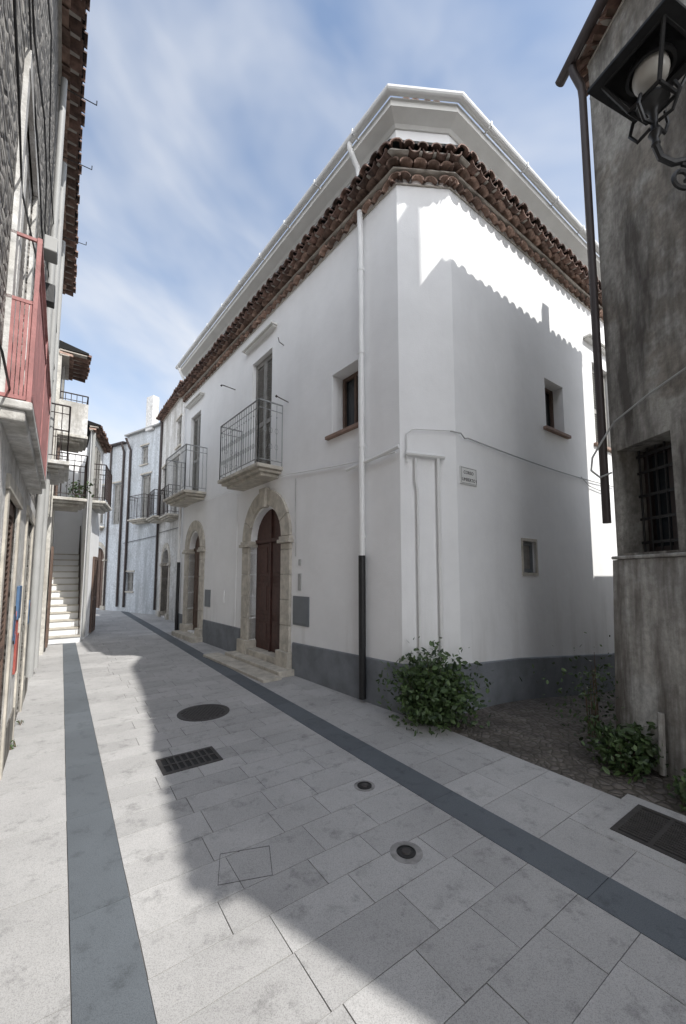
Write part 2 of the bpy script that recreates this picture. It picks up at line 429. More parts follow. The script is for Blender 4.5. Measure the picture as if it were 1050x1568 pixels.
k.sweep([F1.P(2.38,0,0)[:2],C1,C3,F2.P(1.2,0,0)[:2],F2.P(4.2,0,0)[:2],ER],pr,[-.02,.04,.02,-.05,-.33,-.4])
k.obj('plinth',PLINTH,H)
def portal(fr,s0,s1,zs,wd,zb,base,parent,key=True,o=.05,dp=.31):
    c=(s0+s1)/2; r=(s1-s0)/2; m=MB()
    nseg=7
    for i in range(nseg):
        a0=i*180/nseg+.4; a1=(i+1)*180/nseg-.4
        m.ring(fr,c,zs+.06,r,r+wd,-dp,o,a0,a1,5)
    for a,b in((s0-wd,s0),(s1,s1+wd)):
        zz=base+.001
        while zz<zs-.06:
            h=min(.42,zs-.06-zz)
            m.box(fr,a,b,-dp,o-.002,zz,zz+h-.005); zz+=h
        m.box(fr,a-.05,b+.05,-dp+.02,o+.05,zs-.06,zs+.0); m.box(fr,a-.025,b+.025,-dp+.02,o+.025,zs+.0,zs+.055)
        m.box(fr,a-.05,b+.05,-dp+.03,o+.05,zb,base)
    if key:
        m.prism(fr,[(c-.09,zs+r+.02),(c+.09,zs+r+.02),(c+.13,zs+r+wd+.09),(c-.13,zs+r+wd+.09)],-.1,o+.05)
    m.obj('stone_portal',STONE,parent,bevel=.008)
portal(F1,2.74,3.98,2.20,.29,0,.35,H)
portal(F1,6.75,7.65,2.23,.27,0,.3,H,key=False,o=.04)
k=MB()
k.box(F1,2.3,4.4,-.2,.30,.0,.10,1.0); k.box(F1,2.74,3.98,-.32,.08,.1005,.21,1.0)
k.box(F1,2.2,4.7,.305,.62,0,.05,.95)
k.box(F1,6.4,8.0,-.2,.28,0,.12,1.0)
k.obj('door_steps',STONE,H,bevel=.01)
def archdoor(fr,s0,s1,z0,zs,o,parent,mat=DOORW):
    m=MB(); m.prism(fr,archpoly(s0,s1,z0,zs),o-.05,o); c=(s0+s1)/2; w_=(s1-s0)/2
    for sg in(-1,1):
        for za,zb in((z0+.12,z0+.55),(z0+.67,z0+1.25),(z0+1.37,zs-.06)):
            a,b=sorted((c+sg*.07,c+sg*(w_-.07)))
            m.box(fr,a,b,o,o+.018,za,zb); m.box(fr,a+.06,b-.06,o+.018,o+.03,za+.06,zb-.06)
    m.box(fr,c-.025,c+.025,o,o+.04,z0,zs+w_*.95)
    m.box(fr,s0,s1,o,o+.035,zs-.03,zs+.04)
    m.obj('arched_door',mat,parent,bevel=.004)
archdoor(F1,2.745,3.975,.21,2.24,-.13,H); archdoor(F1,6.755,7.645,.16,2.27,-.15,H,SHUTB)
def shutters(fr,s0,s1,z0,z1,o,parent,mat=SHUT,louv=True):
    m=MB(); c=(s0+s1)/2
    for a,b in((s0+.01,c-.004),(c+.004,s1-.01)):
        fw=.06
        m.box(fr,a,a+fw,o,o+.04,z0,z1); m.box(fr,b-fw,b,o,o+.04,z0,z1)
        zc=z0+(z1-z0)*.42
        for za in(z0,zc,z1-.09): m.box(fr,a+fw,b-fw,o,o+.037,za,za+.09)
        m.box(fr,a+fw,b-fw,o,o+.008,z0+.09,z1-.09)
        if louv:
            z=z0+.12
            while z<z1-.12:
                if abs(z-zc-.045)>.07: m.prism(fr,[(a+fw,z),(b-fw,z),(b-fw,z+.012),(a+fw,z+.012)],o+.008,o+.032)
                z+=.045
    m.obj('shutters',mat,parent)
shutters(F1,3.23,4.06,3.56,5.9,-.12,H); shutters(F1,7.08,7.86,3.73,5.95,-.12,H)
shutters(F2,4.05,4.85,4.02,5.58,-.12,H)
def window(fr,s0,s1,z0,z1,o,parent,fmat=SHUTB,bars=1):
    m=MB(); m.box(fr,s0,s1,o-.02,o,z0,z1); m.obj('glass',GLASS,parent)
    m=MB(); f=.05
    m.box(fr,s0,s0+f,o,o+.04,z0,z1); m.box(fr,s1-f,s1,o,o+.04,z0,z1); m.box(fr,s0+f,s1-f,o,o+.038,z0,z0+f); m.box(fr,s0+f,s1-f,o,o+.038,z1-f,z1)
    if bars: c=(s0+s1)/2; m.box(fr,c-.025,c+.025,o,o+.036,z0+f,z1-f)
    m.obj('window_frame',fmat,parent)
window(F1,.77,1.35,3.67,4.59,-.24,H); window(F2,2.26,2.84,3.92,4.73,-.2,H)
window(F2,1.43,1.75,1.64,2.07,-.08,H,fmat=METER,bars=0)
k=MB(); k.box(F2,1.47,1.71,-.078,-.06,1.68,2.03); k.obj('hatch',SHUT,H)
k=MB()
for z,t in((1.59,1.63),(2.08,2.12)): k.box(F2,1.38,1.80,-.02,.012,z,t)
for a,b_ in((1.38,1.42),(1.76,1.80)): k.box(F2,a,b_,-.02,.011,1.63,2.08)
k.obj('hatch_frame',STONE,H)
k=MB(); k.box(F1,.66,1.46,-.29,.06,3.615,3.665); k.box(F2,2.15,2.95,-.25,.06,3.865,3.915); k.box(F2,3.95,4.95,-.15,.06,3.96,4.01); k.obj('window_sills',SILL,H,bevel=.006)
k=MB()
for fr,a,b_,z in((F1,3.05,4.34,6.27),(F1,6.85,8.08,6.32),(F2,3.75,5.2,5.95)):
    k.box(fr,a,b_,-.02,.13,z,z+.035); k.box(fr,a+.03,b_-.03,-.02,.09,z-.03,z-.001)
k.obj('drip_ledges',CORN,H,bevel=.005)
def balcony(fr,s0,s1,out,z,parent,rail=RAIL,h=1.12,name='balcony',slab=STONE,th=.12,deco=True,solid=None):
    b=empty(name)
    if parent: b.parent=parent
    m=MB(); m.box(fr,s0,s1,-.02,out,z-th*.55,z); m.box(fr,s0+.06,s1-.06,-.02,out-.06,z-th,z-th*.55-.001); m.box(fr,s0+.14,s1-.14,-.02,out-.14,z-th*1.5,z-th-.001)
    m.obj('slab',slab,b,bevel=.012)
    if solid:
        m=MB(); m.box(fr,s0+.02,s1-.02,out-.05,out-.02,z,z+h*.8); m.box(fr,s0+.02,s0+.05,0,out-.05,z,z+h*.8); m.box(fr,s1-.05,s1-.02,0,out-.05,z,z+h*.8); m.obj('parapet_panels',solid,b)
    m=MB(); i=.035
    pts=[(s0+i,0),(s0+i,out-i),(s1-i,out-i),(s1-i,0)]
    for k in range(3):
        (a,o),(a2,o2)=pts[k],pts[k+1]
        for zz,r in((z+h,.014),(z+.08,.009),(z+h-.14,.008)): m.tube([fr.P(a,o,zz),fr.P(a2,o2,zz)],r,6)
        L=math.hypot(a2-a,o2-o); n=max(2,int(L/.095))
        for q in range(n+1):
            t=q/n; x=a+(a2-a)*t; y=o+(o2-o)*t
            m.tube([fr.P(x,y,z+(0 if q in(0,n) else .08)),fr.P(x,y,z+h)],.012 if q in(0,n) else .0065,5)
            if deco and 0<q<n:
                cx=fr.P(x,y,z+h-.25)
                m.lathe(cx,[(.0,-.03),(.016,0),(.0,.03)],6)
                for zc,rz in((.33,.05),(.62,.05)):
                    pp=[]
                    for u in range(9):
                        t2=2*math.pi*u/8; dx=math.cos(t2)*.032
                        pp.append(fr.P(x+(dx if a2!=a else 0),y+(dx if a2==a else 0),z+zc+math.sin(t2)*rz))
                    m.tube(pp,.004,4)
    m.obj('railing',rail,b)
    return b
balcony(F1,2.78,4.52,.50,3.50,H)
balcony(F1,6.5,8.3,.55,3.66,H,deco=False)
k=MB()
k.tube([F1.P(2.8,0,5.75),F1.P(2.8,.10,5.78),F1.P(2.8,.12,5.86)],.008,5)
k.tube([F1.P(4.9,.0,5.7),F1.P(4.9,.30,5.72)],.010,5); k.lathe(F1.P(4.9,.32,5.70),[(0,-.03),(.025,0),(0,.03)],8)
k.tube([F1.P(2.62,.0,4.62),F1.P(2.62,.22,4.66)],.009,5); k.lathe(F1.P(2.62,.24,4.66),[(0,-.03),(.025,0),(0,.03)],8)
k.obj('wall_brackets',BROWN,H)
k=MB()
k.tube([F1.P(.62,.265,7.57),F1.P(.62,.265,7.50),F1.P(.62,.20,7.40),F1.P(.62,.12,7.30),F1.P(.62,.10,7.2),F1.P(.62,.10,6.93)],.036,12)
k.tube([F1.P(.62,.085,6.66),F1.P(.62,.075,6.3),F1.P(.62,.07,1.82)],.040,12)
k.tube([F1.P(8.3,.07,6.5),F1.P(8.3,.07,1.9)],.04,10); k.tube([F1.P(8.3,.265,7.55),F1.P(8.3,.08,7.2),F1.P(8.3,.08,6.9)],.04,10)
for z in(2.1,3.3,4.6,5.8): k.tube([F1.P(.62,.07,z-.02),F1.P(.62,.07,z+.02)],.048,12)
k.obj('downpipe',WPIPE,H,smooth=True)
k=MB(); k.tube([F1.P(.62,.07,1.85),F1.P(.62,.07,.05)],.046,12); k.tube([F1.P(8.3,.07,1.95),F1.P(8.3,.07,.02)],.045,10); k.obj('downpipe_foot',BLACKI,H,smooth=True)
k=MB()
k.tube([F1.P(2.4,.03,3.30),F1.P(1.5,.03,3.2),F1.P(.75,.03,3.13),F1.P(.45,.04,3.10),F1.P(.02,.05,3.08)],.012,6)
k.tube([F1.P(8.4,.03,3.5),F1.P(5,.03,3.42),F1.P(2.4,.03,3.31)],.008,6)
k.tube([F1.P(.95,.05,3.05),F1.P(.3,.05,3.10),F1.P(-.03,.05,3.14)],.025,8)
k.tube([FC.P(.08,.04,2.95),FC.P(.08,.04,3.3),FC.P(.14,.04,3.36),FC.P(.66,.04,3.36)],.009,6)
k.tube([FC.P(.06,.045,3.06),FC.P(.54,.045,3.02)],.030,8)
k.tube([FC.P(.20,.04,.5),FC.P(.20,.04,2.62),FC.P(.18,.04,2.7),FC.P(.18,.04,3.0)],.018,8)
k.tube([FC.P(.46,.04,.5),FC.P(.46,.04,3.0)],.024,8)
k.obj('conduits',WPIPE,H,smooth=True)
k=MB()
pp=[FC.P(.62,.04,3.35),F2.P(.05,.04,3.34),F2.P(.12,.04,3.29)]
for i in range(20):
    t=i/19; pp.append(F2.P(.2+4.5*t,.03,3.31-.05*math.sin(t*math.pi)-.03*t))
k.tube(pp,.008,6)
k.tube([F2.P(3.3,.03,3.27),F2.P(3.6,.03,3.15),F2.P(4.4,.03,3.1)],.007,6)
k.tube([F1.P(2.32,.02,3.2),F1.P(2.32,.02,2.3),F1.P(2.3,.02,1.9)],.006,5)
k.obj('facade_cable',CABLE,H)
k=MB(); k.box(F1,1.92,2.38,-.02,.015,.80,1.26); k.box(F1,1.95,2.35,.015,.022,.83,1.23); k.box(F1,6.03,6.37,-.02,.015,.85,1.25); k.obj('meter_boxes',METER,H,bevel=.004)
k=MB(); k.box(F1,2.15,2.23,0,.02,1.35,1.62); k.box(F1,2.17,2.2,0,.03,1.75,1.85); k.obj('intercom',CABLE,H,bevel=.003)
k=MB(); k.box(F1,4.62,4.66,-.01,.012,.55,3.3); k.box(F1,5.2,5.3,-.01,.02,1.0,1.25); k.obj('facade_joint',WHITE,H)
S=empty('street_name_sign')
k=MB(); k.box(F2,.05,.38,.004,.018,2.72,2.94); k.obj('plaque',MARB,S,bevel=.003)
k=MB()
for a,b_,z0,z1 in((.065,.365,2.732,2.736),(.065,.365,2.924,2.928),(.065,.069,2.736,2.924),(.361,.365,2.736,2.924)): k.box(F2,a,b_,.018,.0192,z0,z1)
k.obj('border',INK,S)
def text(s,fr,a,o,z,size,mat,parent):
    cu=bpy.data.curves.new('lettering','FONT'); cu.body=s; cu.size=size; cu.extrude=.001
    ob=bpy.data.objects.new('lettering',cu); scene.collection.objects.link(ob)
    x=Vector((fr.d.x,fr.d.y,0)); zz=Vector((fr.n.x,fr.n.y,0)); y=Vector((0,0,1))
    mt=Matrix((x,y,zz)).transposed().to_4x4(); mt.translation=Vector(fr.P(a,o,z)); ob.matrix_world=mt
    cu.materials.append(mat); ob.parent=parent
text('CORSO',F2,.11,.0195,2.85,.058,INK,S); text('UMBERTO I',F2,.077,.0195,2.76,.058,INK,S)
# ------------------------------------------------------------ right old house
RH=empty('old_rendered_house')
Aa=(2.62,3.8); Bb=(2.76,2.1); Cc=(4.85,-1.6); Dd=(8.4,-3.6); E3=(Aa[0]+.809*3.75,Aa[1]+.588*3.75)
FA=Fr(Aa,(Bb[0]-Aa[0],Bb[1]-Aa[1]))
w=MB(); w.foot([E3,Aa,Bb,Cc,Dd,(9.5,0)],-1,7.05); W=w.obj('walls',OLD,RH)
cu=MB(); cu.box(FA,.07,.64,-.33,.5,1.80,2.78); cut(W,cu)
k=MB(); k.sweep([E3,Aa,Bb,Cc],[(-.05,-.9),(.10,-.9),(.085,.0),(.035,1.74),(-.05,1.75)]); k.obj('battered_base',OLDLOW,RH)
k=MB(); k.sweep([FA.P(-.01,0,0)[:2],FA.P(1.6,0,0)[:2]],[(-.25,1.745),(.06,1.745),(.06,1.775),(-.25,1.79)]); k.obj('window_ledge',OLDLOW,RH,bevel=.01)
k=MB()
for s in [.10+i*.09 for i in range(6)]: k.tube([FA.P(s,-.20,1.80),FA.P(s,-.20,2.78)],.009,6)
for z in (1.9,2.12,2.34,2.56,2.72): k.box(FA,.07,.64,-.206,-.194,z-.012,z+.012)
k.obj('window_grille',BLACKI,RH)
window(FA,.08,.63,1.81,2.77,-.30,RH,fmat=BROWN)
tile_eave([E3,Aa,Bb,Cc],7,RH,[(.08,7.03),(.17,7.12)],sp=.2)
k=MB(); k.sweep([E3,Aa,Bb,Cc],[(-.1,7.15),(.13,7.15),(.13,7.18),(-.1,7.26)]); k.obj('eave_top',TILE,RH)
k=MB(); vs=[(*E3,7.2),(*Aa,7.2),(*Bb,7.2),(*Cc,7.2),(*Dd,7.2),(9.5,0,7.2),(6,2,7.5)]
k.add(vs,[(i,(i+1)%6,6) for i in range(6)]); k.obj('roof',TILE,RH)
k=MB(); k.foot([(Aa[0]+1.95,Aa[1]+1.42),(Aa[0]+2.11,Aa[1]+1.54),(Aa[0]+2.2,Aa[1]+1.42),(Aa[0]+2.04,Aa[1]+1.30)],7.1,7.75); k.obj('flue',CABLE,RH)
k=MB()
k.tube([FA.P(-.04,.16,7.1),FA.P(-.04,.14,6.98),FA.P(-.04,.06,6.82),FA.P(-.04,.05,6.7),FA.P(-.04,.055,2.1)],.038,10)
gp=[(.17+.055*math.cos(t),7.10+.055*math.sin(t)) for t in [R(180+i*22.5) for i in range(9)]]+[(.17+.047*math.cos(t),7.10+.047*math.sin(t)) for t in [R(360-i*22.5) for i in range(9)]]
k.sweep([FA.P(-.22,0,0)[:2],Bb],gp)
k.obj('downpipe',BROWN,RH,smooth=True)
k=MB()
k.tube([FA.P(.04,.03,3.02),FA.P(.0,.09,2.9),FA.P(-.05,.16,2.75),FA.P(-.05,.18,2.62),FA.P(0,.13,2.54),FA.P(.04,.04,2.58)],.010,6)
k.tube([FA.P(.04,.03,3.02),FA.P(.1,.03,3.06),FA.P(.5,.03,3.15),FA.P(1.0,.03,3.22),FA.P(1.7,.03,3.3)],.009,6)
k.obj('wall_cable',CABLE,RH)
k=MB(); k.tube([FA.P(.50,.12,.50),FA.P(.50,.14,.03)],.024,8); k.obj('drain_pipe',OLDLOW,RH)
k=MB(); k.foot([(3.50,3.0),(3.9,1.8),(5.4,-.6),(7.6,.1)],7.1,9.9); k.obj('shadow_block',OLD,RH)  # added block out of view, shaped to shade the white house's corner
AX=empty('alley_annex')
p0=Vector(E3); q=Vector((.809,.588)); k=MB(); k.foot([tuple(p0+q*.02),(p0.x+.809*4,p0.y+.588*4),(p0.x+.809*4+1.2,p0.y+.588*4-1.6),(p0.x+1.3,p0.y-1.6)],-1,3.3); k.obj('walls',OLDLOW,AX)
# ------------------------------------------------------------ street lamp
L=empty('wall_street_lamp')
lx,ly,lz=1.555,1.80,3.96
LF=Fr((lx,ly),(.93,.37))
def lp(a,o,z): return LF.P(a,o,lz+z)
k=MB()
def frus(m,h0,w0,h1,w1,bar=.010):
    c0=[(-w0,-w0),(w0,-w0),(w0,w0),(-w0,w0)]; c1=[(-w1,-w1),(w1,-w1),(w1,w1),(-w1,w1)]
    for i in range(4):
        m.tube([lp(*c0[i],h0),lp(*c1[i],h1)],bar,6); m.tube([lp(*c0[i],h0),lp(*c0[(i+1)%4],h0)],bar,6); m.tube([lp(*c1[i],h1),lp(*c1[(i+1)%4],h1)],bar,6)
frus(k,.0,.07,.20,.145)
def sq(w_,z): return [lp(-w_,-w_,z),lp(w_,-w_,z),lp(w_,w_,z),lp(-w_,w_,z)]
pro=[(.15,.195),(.195,.20),(.195,.215),(.12,.26),(.085,.28),(.05,.31),(.0,.32)]
vs=[];fs=[]
for w_,z in pro: vs+=sq(w_,z)
for i in range(len(pro)-1):
    for q in range(4): fs.append((i*4+q,i*4+(q+1)%4,i*4+4+(q+1)%4,i*4+4+q))
k.add(vs,fs)
k.lathe(lp(0,0,.30),[(.05,0),(.06,.02),(.045,.05),(.015,.065),(.02,.08),(0,.095)],12)
k.lathe(lp(0,0,.14),[(.10,.055),(.105,.03),(.09,.028),(.08,.05)],20)
k.lathe(lp(0,0,-.20),[(.0,-.06),(.02,-.03),(.014,0),(.03,.03),(.015,.06),(.018,.14),(.03,.17),(.07,.195),(.07,.205),(0,.205)],12)
for sg in(-1,1):
    k.tube([lp(sg*.02,0,-.12),lp(sg*.08,0,-.13),lp(sg*.115,0,-.06),lp(sg*.095,0,.0)],.009,6)
    k.tube([lp(0,sg*.02,-.12),lp(0,sg*.08,-.13),lp(0,sg*.115,-.06),lp(0,sg*.095,.0)],.009,6)
k.obj('lantern',BLACKI,L,smooth=True)
wall=Vector((2.93,1.8)); b0=Vector((lx,ly)); dv=(wall-b0); k=MB(); DL=dv.length
def bp(t,z): p=b0+dv*(t/DL); return (p.x,p.y,lz+z)
k.tube([bp(0,-.24),bp(.02,-.30),bp(.08,-.33),bp(.16,-.31),bp(.28,-.36),bp(.5,-.50),bp(.75,-.62),bp(1.0,-.66),bp(DL,-.66)],.016,8)
def spiral(ct,cz,r,turn,a0,sg=1,th=.011):
    pts=[]
    for i in range(26):
        u=i/25; a=a0+sg*turn*2*math.pi*u; rr=r*(1-.75*u); pts.append(bp(ct+rr*math.cos(a),cz+rr*math.sin(a)))
    k.tube(pts,th,6)
spiral(.12,-.41,.075,1.4,R(90),-1); spiral(.36,-.55,.12,1.5,R(80),1,.013); spiral(.38,-.27,.085,1.3,R(-80),1); spiral(.75,-.80,.15,1.4,R(90),-1)
k.tube([bp(DL-.02,-.2),bp(DL-.02,-1.1)],.015,6); k.tube([bp(.30,-.64),bp(.6,-.85),bp(DL,-1.05)],.012,6)
k.obj('scroll_bracket',BLACKI,L,smooth=True)
OP,nto,bo=newmat('opal_glass'); bo.inputs['Base Color'].default_value=(.5,.48,.44,1); bo.inputs['Roughness'].default_value=.25
k=MB(); k.lathe(lp(0,0,.12),[(0.001,-.03),(.045,-.022),(.07,.0),(.078,.03),(.072,.075)],20); k.obj('lamp_bowl',OP,L,smooth=True)
# ------------------------------------------------------------ left terrace
LH=empty('stone_terrace_house')
FL=Fr(A(-.33,0),(SD.x,SD.y))
ops=((1.2,2.1,.1,2.2,SHUTB),(3.4,4.2,.1,2.15,SHUTB),(5.2,6.1,.05,2.2,SHUT),(7.3,8.1,.9,1.9,SHUTB),(2.9,3.8,2.6,4.6,WORN),(6.0,6.8,3.4,5.3,SHUTB),(8.4,9.2,3.6,5.2,SHUT))
w=MB(); w.foot([A(-.33,-4),A(-.33,10.1),A(-4.5,10.1),A(-4.5,-4)][::-1],-.5,7.7); W=w.obj('walls',RUB,LH)
cu=MB()
for s0,s1,z0,z1,_ in ops: cu.box(FL,s0,s1,-.2,.3,z0,z1)
cut(W,cu)
k=MB()
def wallpatch(s0,s1,z0,z1,o=.012): k.box(FL,s0,s1,-.01,o,z0,z1)
segs=[(-4,1.2),(2.1,3.4),(4.2,5.2),(6.1,7.3),(8.1,10.1)]
for a,b_ in segs: wallpatch(a,b_,-.1,2.2)
wallpatch(-4,10.1,2.2,2.45)
wallpatch(7.3,8.1,-.1,.9); wallpatch(7.3,8.1,1.9,2.2)
for s in(2.80,3.80): wallpatch(s,s+.10,2.6,4.6,.025)
wallpatch(2.80,3.90,4.6,4.72,.03)
k.obj('plastered_ground_floor',WORN,LH)
k=MB()
for s0,s1,z0,z1,_ in ops[:4]:
    k.box(FL,s0-.09,s0,-.05,.028,max(z0-.1,0),z1); k.box(FL,s1,s1+.09,-.05,.028,max(z0-.1,0),z1); k.box(FL,s0-.12,s1+.12,-.05,.035,z1,z1+.1)
k.obj('door_surrounds',STONE,LH,bevel=.006)
k=MB()
for a,b_ in segs: k.box(FL,a+.1,b_-.1,.012,.024,-.1,.32)
k.obj('base_course',OLD,LH)
k=MB(); k.box(FL,6.82,8.38,-.01,.014,2.46,7.6); k.box(FL,9.22,10.1,-.01,.014,2.46,7.6); k.box(FL,8.38,9.22,-.01,.014,5.22,7.6); k.obj('plastered_upper_floor',PATCHED,LH)
for s0,s1,z0,z1,mt in ops: shutters(FL,s0,s1,z0,z1,-.05,LH,mt)
tile_eave([A(-.33,-4),A(-.33,10.15)],7.7,LH,[(.10,7.66),(.27,7.76)],sp=.2)
k=MB(); k.sweep([A(-.33,-4),A(-.33,10.15)],[(-.3,7.72),(.24,7.79),(.24,7.82),(-3.5,8.9),(-3.5,7.7)]); k.obj('roof',TILE,LH)
k=MB()
k.tube([FL.P(5.5,.06,7.6),FL.P(5.5,.06,3.0)],.035,10); k.tube([FL.P(6.6,.06,7.5),FL.P(6.6,.06,.3)],.045,10)
k.tube([FL.P(8.25,.06,7.5),FL.P(8.25,.06,.1)],.04,10)
k.obj('downpipe',CABLE,LH,smooth=True)
k=MB()
for z,dz in((5.6,.1),(4.9,.05),(4.5,-.2),(2.55,.0),(3.9,.1)):
    pp=[FL.P(.5+i*.6,.04+.02*math.sin(i*1.7+z),z+dz*math.sin(i*1.3)+.02*i) for i in range(16)]
    k.tube(pp,.006,5)
for s in (5.9,7.4):
    k.tube([FL.P(s,.03,7.4),FL.P(s+.05,.05,5),FL.P(s,.03,2.6)],.008,5)
for s,z in((3.6,7.62),(5.6,7.6),(6.6,7.6),(8.2,7.55)):
    k.tube([FL.P(s,.0,z),FL.P(s,.40,z+.02),FL.P(s,.40,z+.08)],.007,5)
k.obj('cables_and_hooks',BLACKI,LH)
k=MB(); k.box(FL,4.6,4.8,.03,.14,4.75,4.9); k.box(FL,4.68,4.72,0,.08,4.8,4.84); k.obj('floodlight',CABLE,LH,bevel=.01)
k=MB(); k.box(FL,4.9,5.02,.02,.13,4.4,4.6); k.tube([FL.P(4.96,.05,4.4),FL.P(4.96,.05,4.0)],.02,8); k.obj('junction_box',BLACKI,LH,bevel=.01)
RB=empty('red_balcony'); RB.parent=LH
k=MB(); k.box(FL,2.78,5.3,-.02,.15,2.52,2.57); k.box(FL,2.80,5.28,-.02,.12,2.455,2.519); k.obj('slab',WORN,RB,bevel=.01)
k=MB()
s=2.85
while s<5.22:
    k.box(FL,s,s+.03,.128,.136,2.60,3.36); s+=.045
o=.005
while o<.11:
    k.box(FL,2.803,2.811,o,o+.016,2.60,3.15); o+=.020
k.box(FL,2.80,2.815,0,.121,3.15,3.17); k.box(FL,2.80,2.815,0,.121,2.58,2.60)
for s in (2.80,4.0,5.26): k.box(FL,s-.01,s+.01,.12,.142,2.57,3.56)
for z in(2.61,3.34,3.54): k.box(FL,2.80,5.27,.122,.143,z,z+.018)
for s in(2.80,5.255): k.box(FL,s,s+.015,0,.121,3.54,3.558)
k.obj('railing',PINK,RB)
k=MB(); k.box(FL,4.6,4.85,.013,.035,1.2,1.5); k.obj('notice_board',BLUEP,LH,bevel=.004)
k=MB(); k.box(FL,4.75,4.95,.013,.03,.7,1.05); k.obj('notice_poster',REDP,LH)
for mt,sd in((BLUEP,0),(INK,1),(REDP,2)):
    k=MB()
    for s in(4.3+sd*.12,6.15+sd*.2,8.6+sd*.2):
        pp=[FL.P(s+i*.03,.019,1.15+.14*math.sin(i*(1.3+.4*sd)+s)+.06*math.cos(i*2.7)) for i in range(12)]
        k.tube(pp,.006,4)
    k.obj('graffiti',mt,LH)
balcony(FL,8.0,9.5,.35,3.5,LH,rail=BROWN,h=.95,deco=False,slab=WORN)
L2=empty('cream_house')
FL2=Fr(A(-.22,10.1),(SD.x,SD.y))
w=MB(); w.foot([A(-.22,10.12),A(-.22,11.35),A(-5,11.35),A(-5,10.12)][::-1],-.5,6.6); w.obj('walls',CREAM,L2)
tile_eave([A(-.22,10.1),A(-.22,11.4)],6.6,L2,[(.2,6.3),(.52,6.4)],sp=.2)
k=MB(); k.sweep([A(-.22,10.1),A(-.22,11.4)],[(-.3,6.42),(.48,6.44),(.48,6.47),(-3.5,7.4),(-3.5,6.4)]); k.obj('roof',TILE,L2)
balcony(FL2,.15,1.2,.55,4.65,L2,rail=BROWN,h=.9,deco=False,slab=CREAM,solid=WORN)
balcony(FL2,.1,1.25,.6,3.25,L2,rail=BROWN,h=.95,deco=False,slab=CREAM)
shutters(FL2,.35,1.0,3.3,4.4,.02,L2,SHUTB); shutters(FL2,.35,1.0,4.7,6.2,.02,L2,SHUT); shutters(FL2,.3,1.05,.1,2.2,.02,L2,SHUTB)
SR=empty('white_staircase')
fr=Fr(A(-.22,11.5),(SD.x,SD.y))
k2=MB()
for i in range(13): k2.box(fr,i*.22,(i+1)*.22 if i<12 else 3.2,.0,.66,(i*.17 if i else -.1),(i+1)*.17-.03)
k2.obj('risers',WHITE,SR)
k2=MB()
for i in range(13): k2.box(fr,i*.22-.025,(i+1)*.22-.026 if i<12 else 3.2,.0,.665,(i+1)*.17-.0295,(i+1)*.17)
k2.obj('treads',STONE,SR)
k=MB(); k.foot([A(-.9,11.36),A(-.24,11.36),A(-.24,14.5),A(-.9,14.5)][::-1],-.1,5.2); k.obj('side_wall',WORN,SR)
k=MB(); k.foot([A(-.3,14.5),A(.45,14.5),A(.45,14.8),A(-.3,14.8)][::-1],-.1,5.6); k.obj('end_wall',WHITE,SR)
k=MB()
for i in range(0,13,2): k.tube([fr.P(i*.22+.1,.62,(i+1)*.17),fr.P(i*.22+.1,.62,(i+1)*.17+.85)],.008,5)
k.tube([fr.P(.1,.62,1.02),fr.P(12*.22+.1,.62,13*.17+.85)],.012,6); k.obj('handrail',BROWN,SR)
L3=empty('white_bend_house')
pA=A(.44,11.6); pB=A(.86,13.7)
w=MB(); w.foot([pA,pB,A(.5,16.2),A(-2.5,17.5),A(-2.5,15),A(.44,14.81)][::-1],-.5,5.3); w.obj('walls',WHITE,L3)
F3=Fr(pA,(pB[0]-pA[0],pB[1]-pA[1]))
tile_eave([pA,pB],5.3,L3,[(.10,5.24),(.22,5.33)],sp=.2)
k=MB(); k.sweep([pA,pB],[(-.6,5.35),(.2,5.36),(.2,5.39),(-.6,5.6)]); k.obj('roof',TILE,L3)
balcony(F3,.3,1.6,.35,3.5,L3,rail=BROWN,h=.95,deco=False,slab=CREAM)
shutters(F3,.6,1.3,3.55,5.0,.01,L3,SHUT); shutters(F3,1.2,1.9,.05,2.1,.01,L3,SHUTB)
k=MB(); k.tube([F3.P(.12,.05,5.2),F3.P(.12,.05,.1)],.035,8); k.obj('downpipe',CABLE,L3,smooth=True)
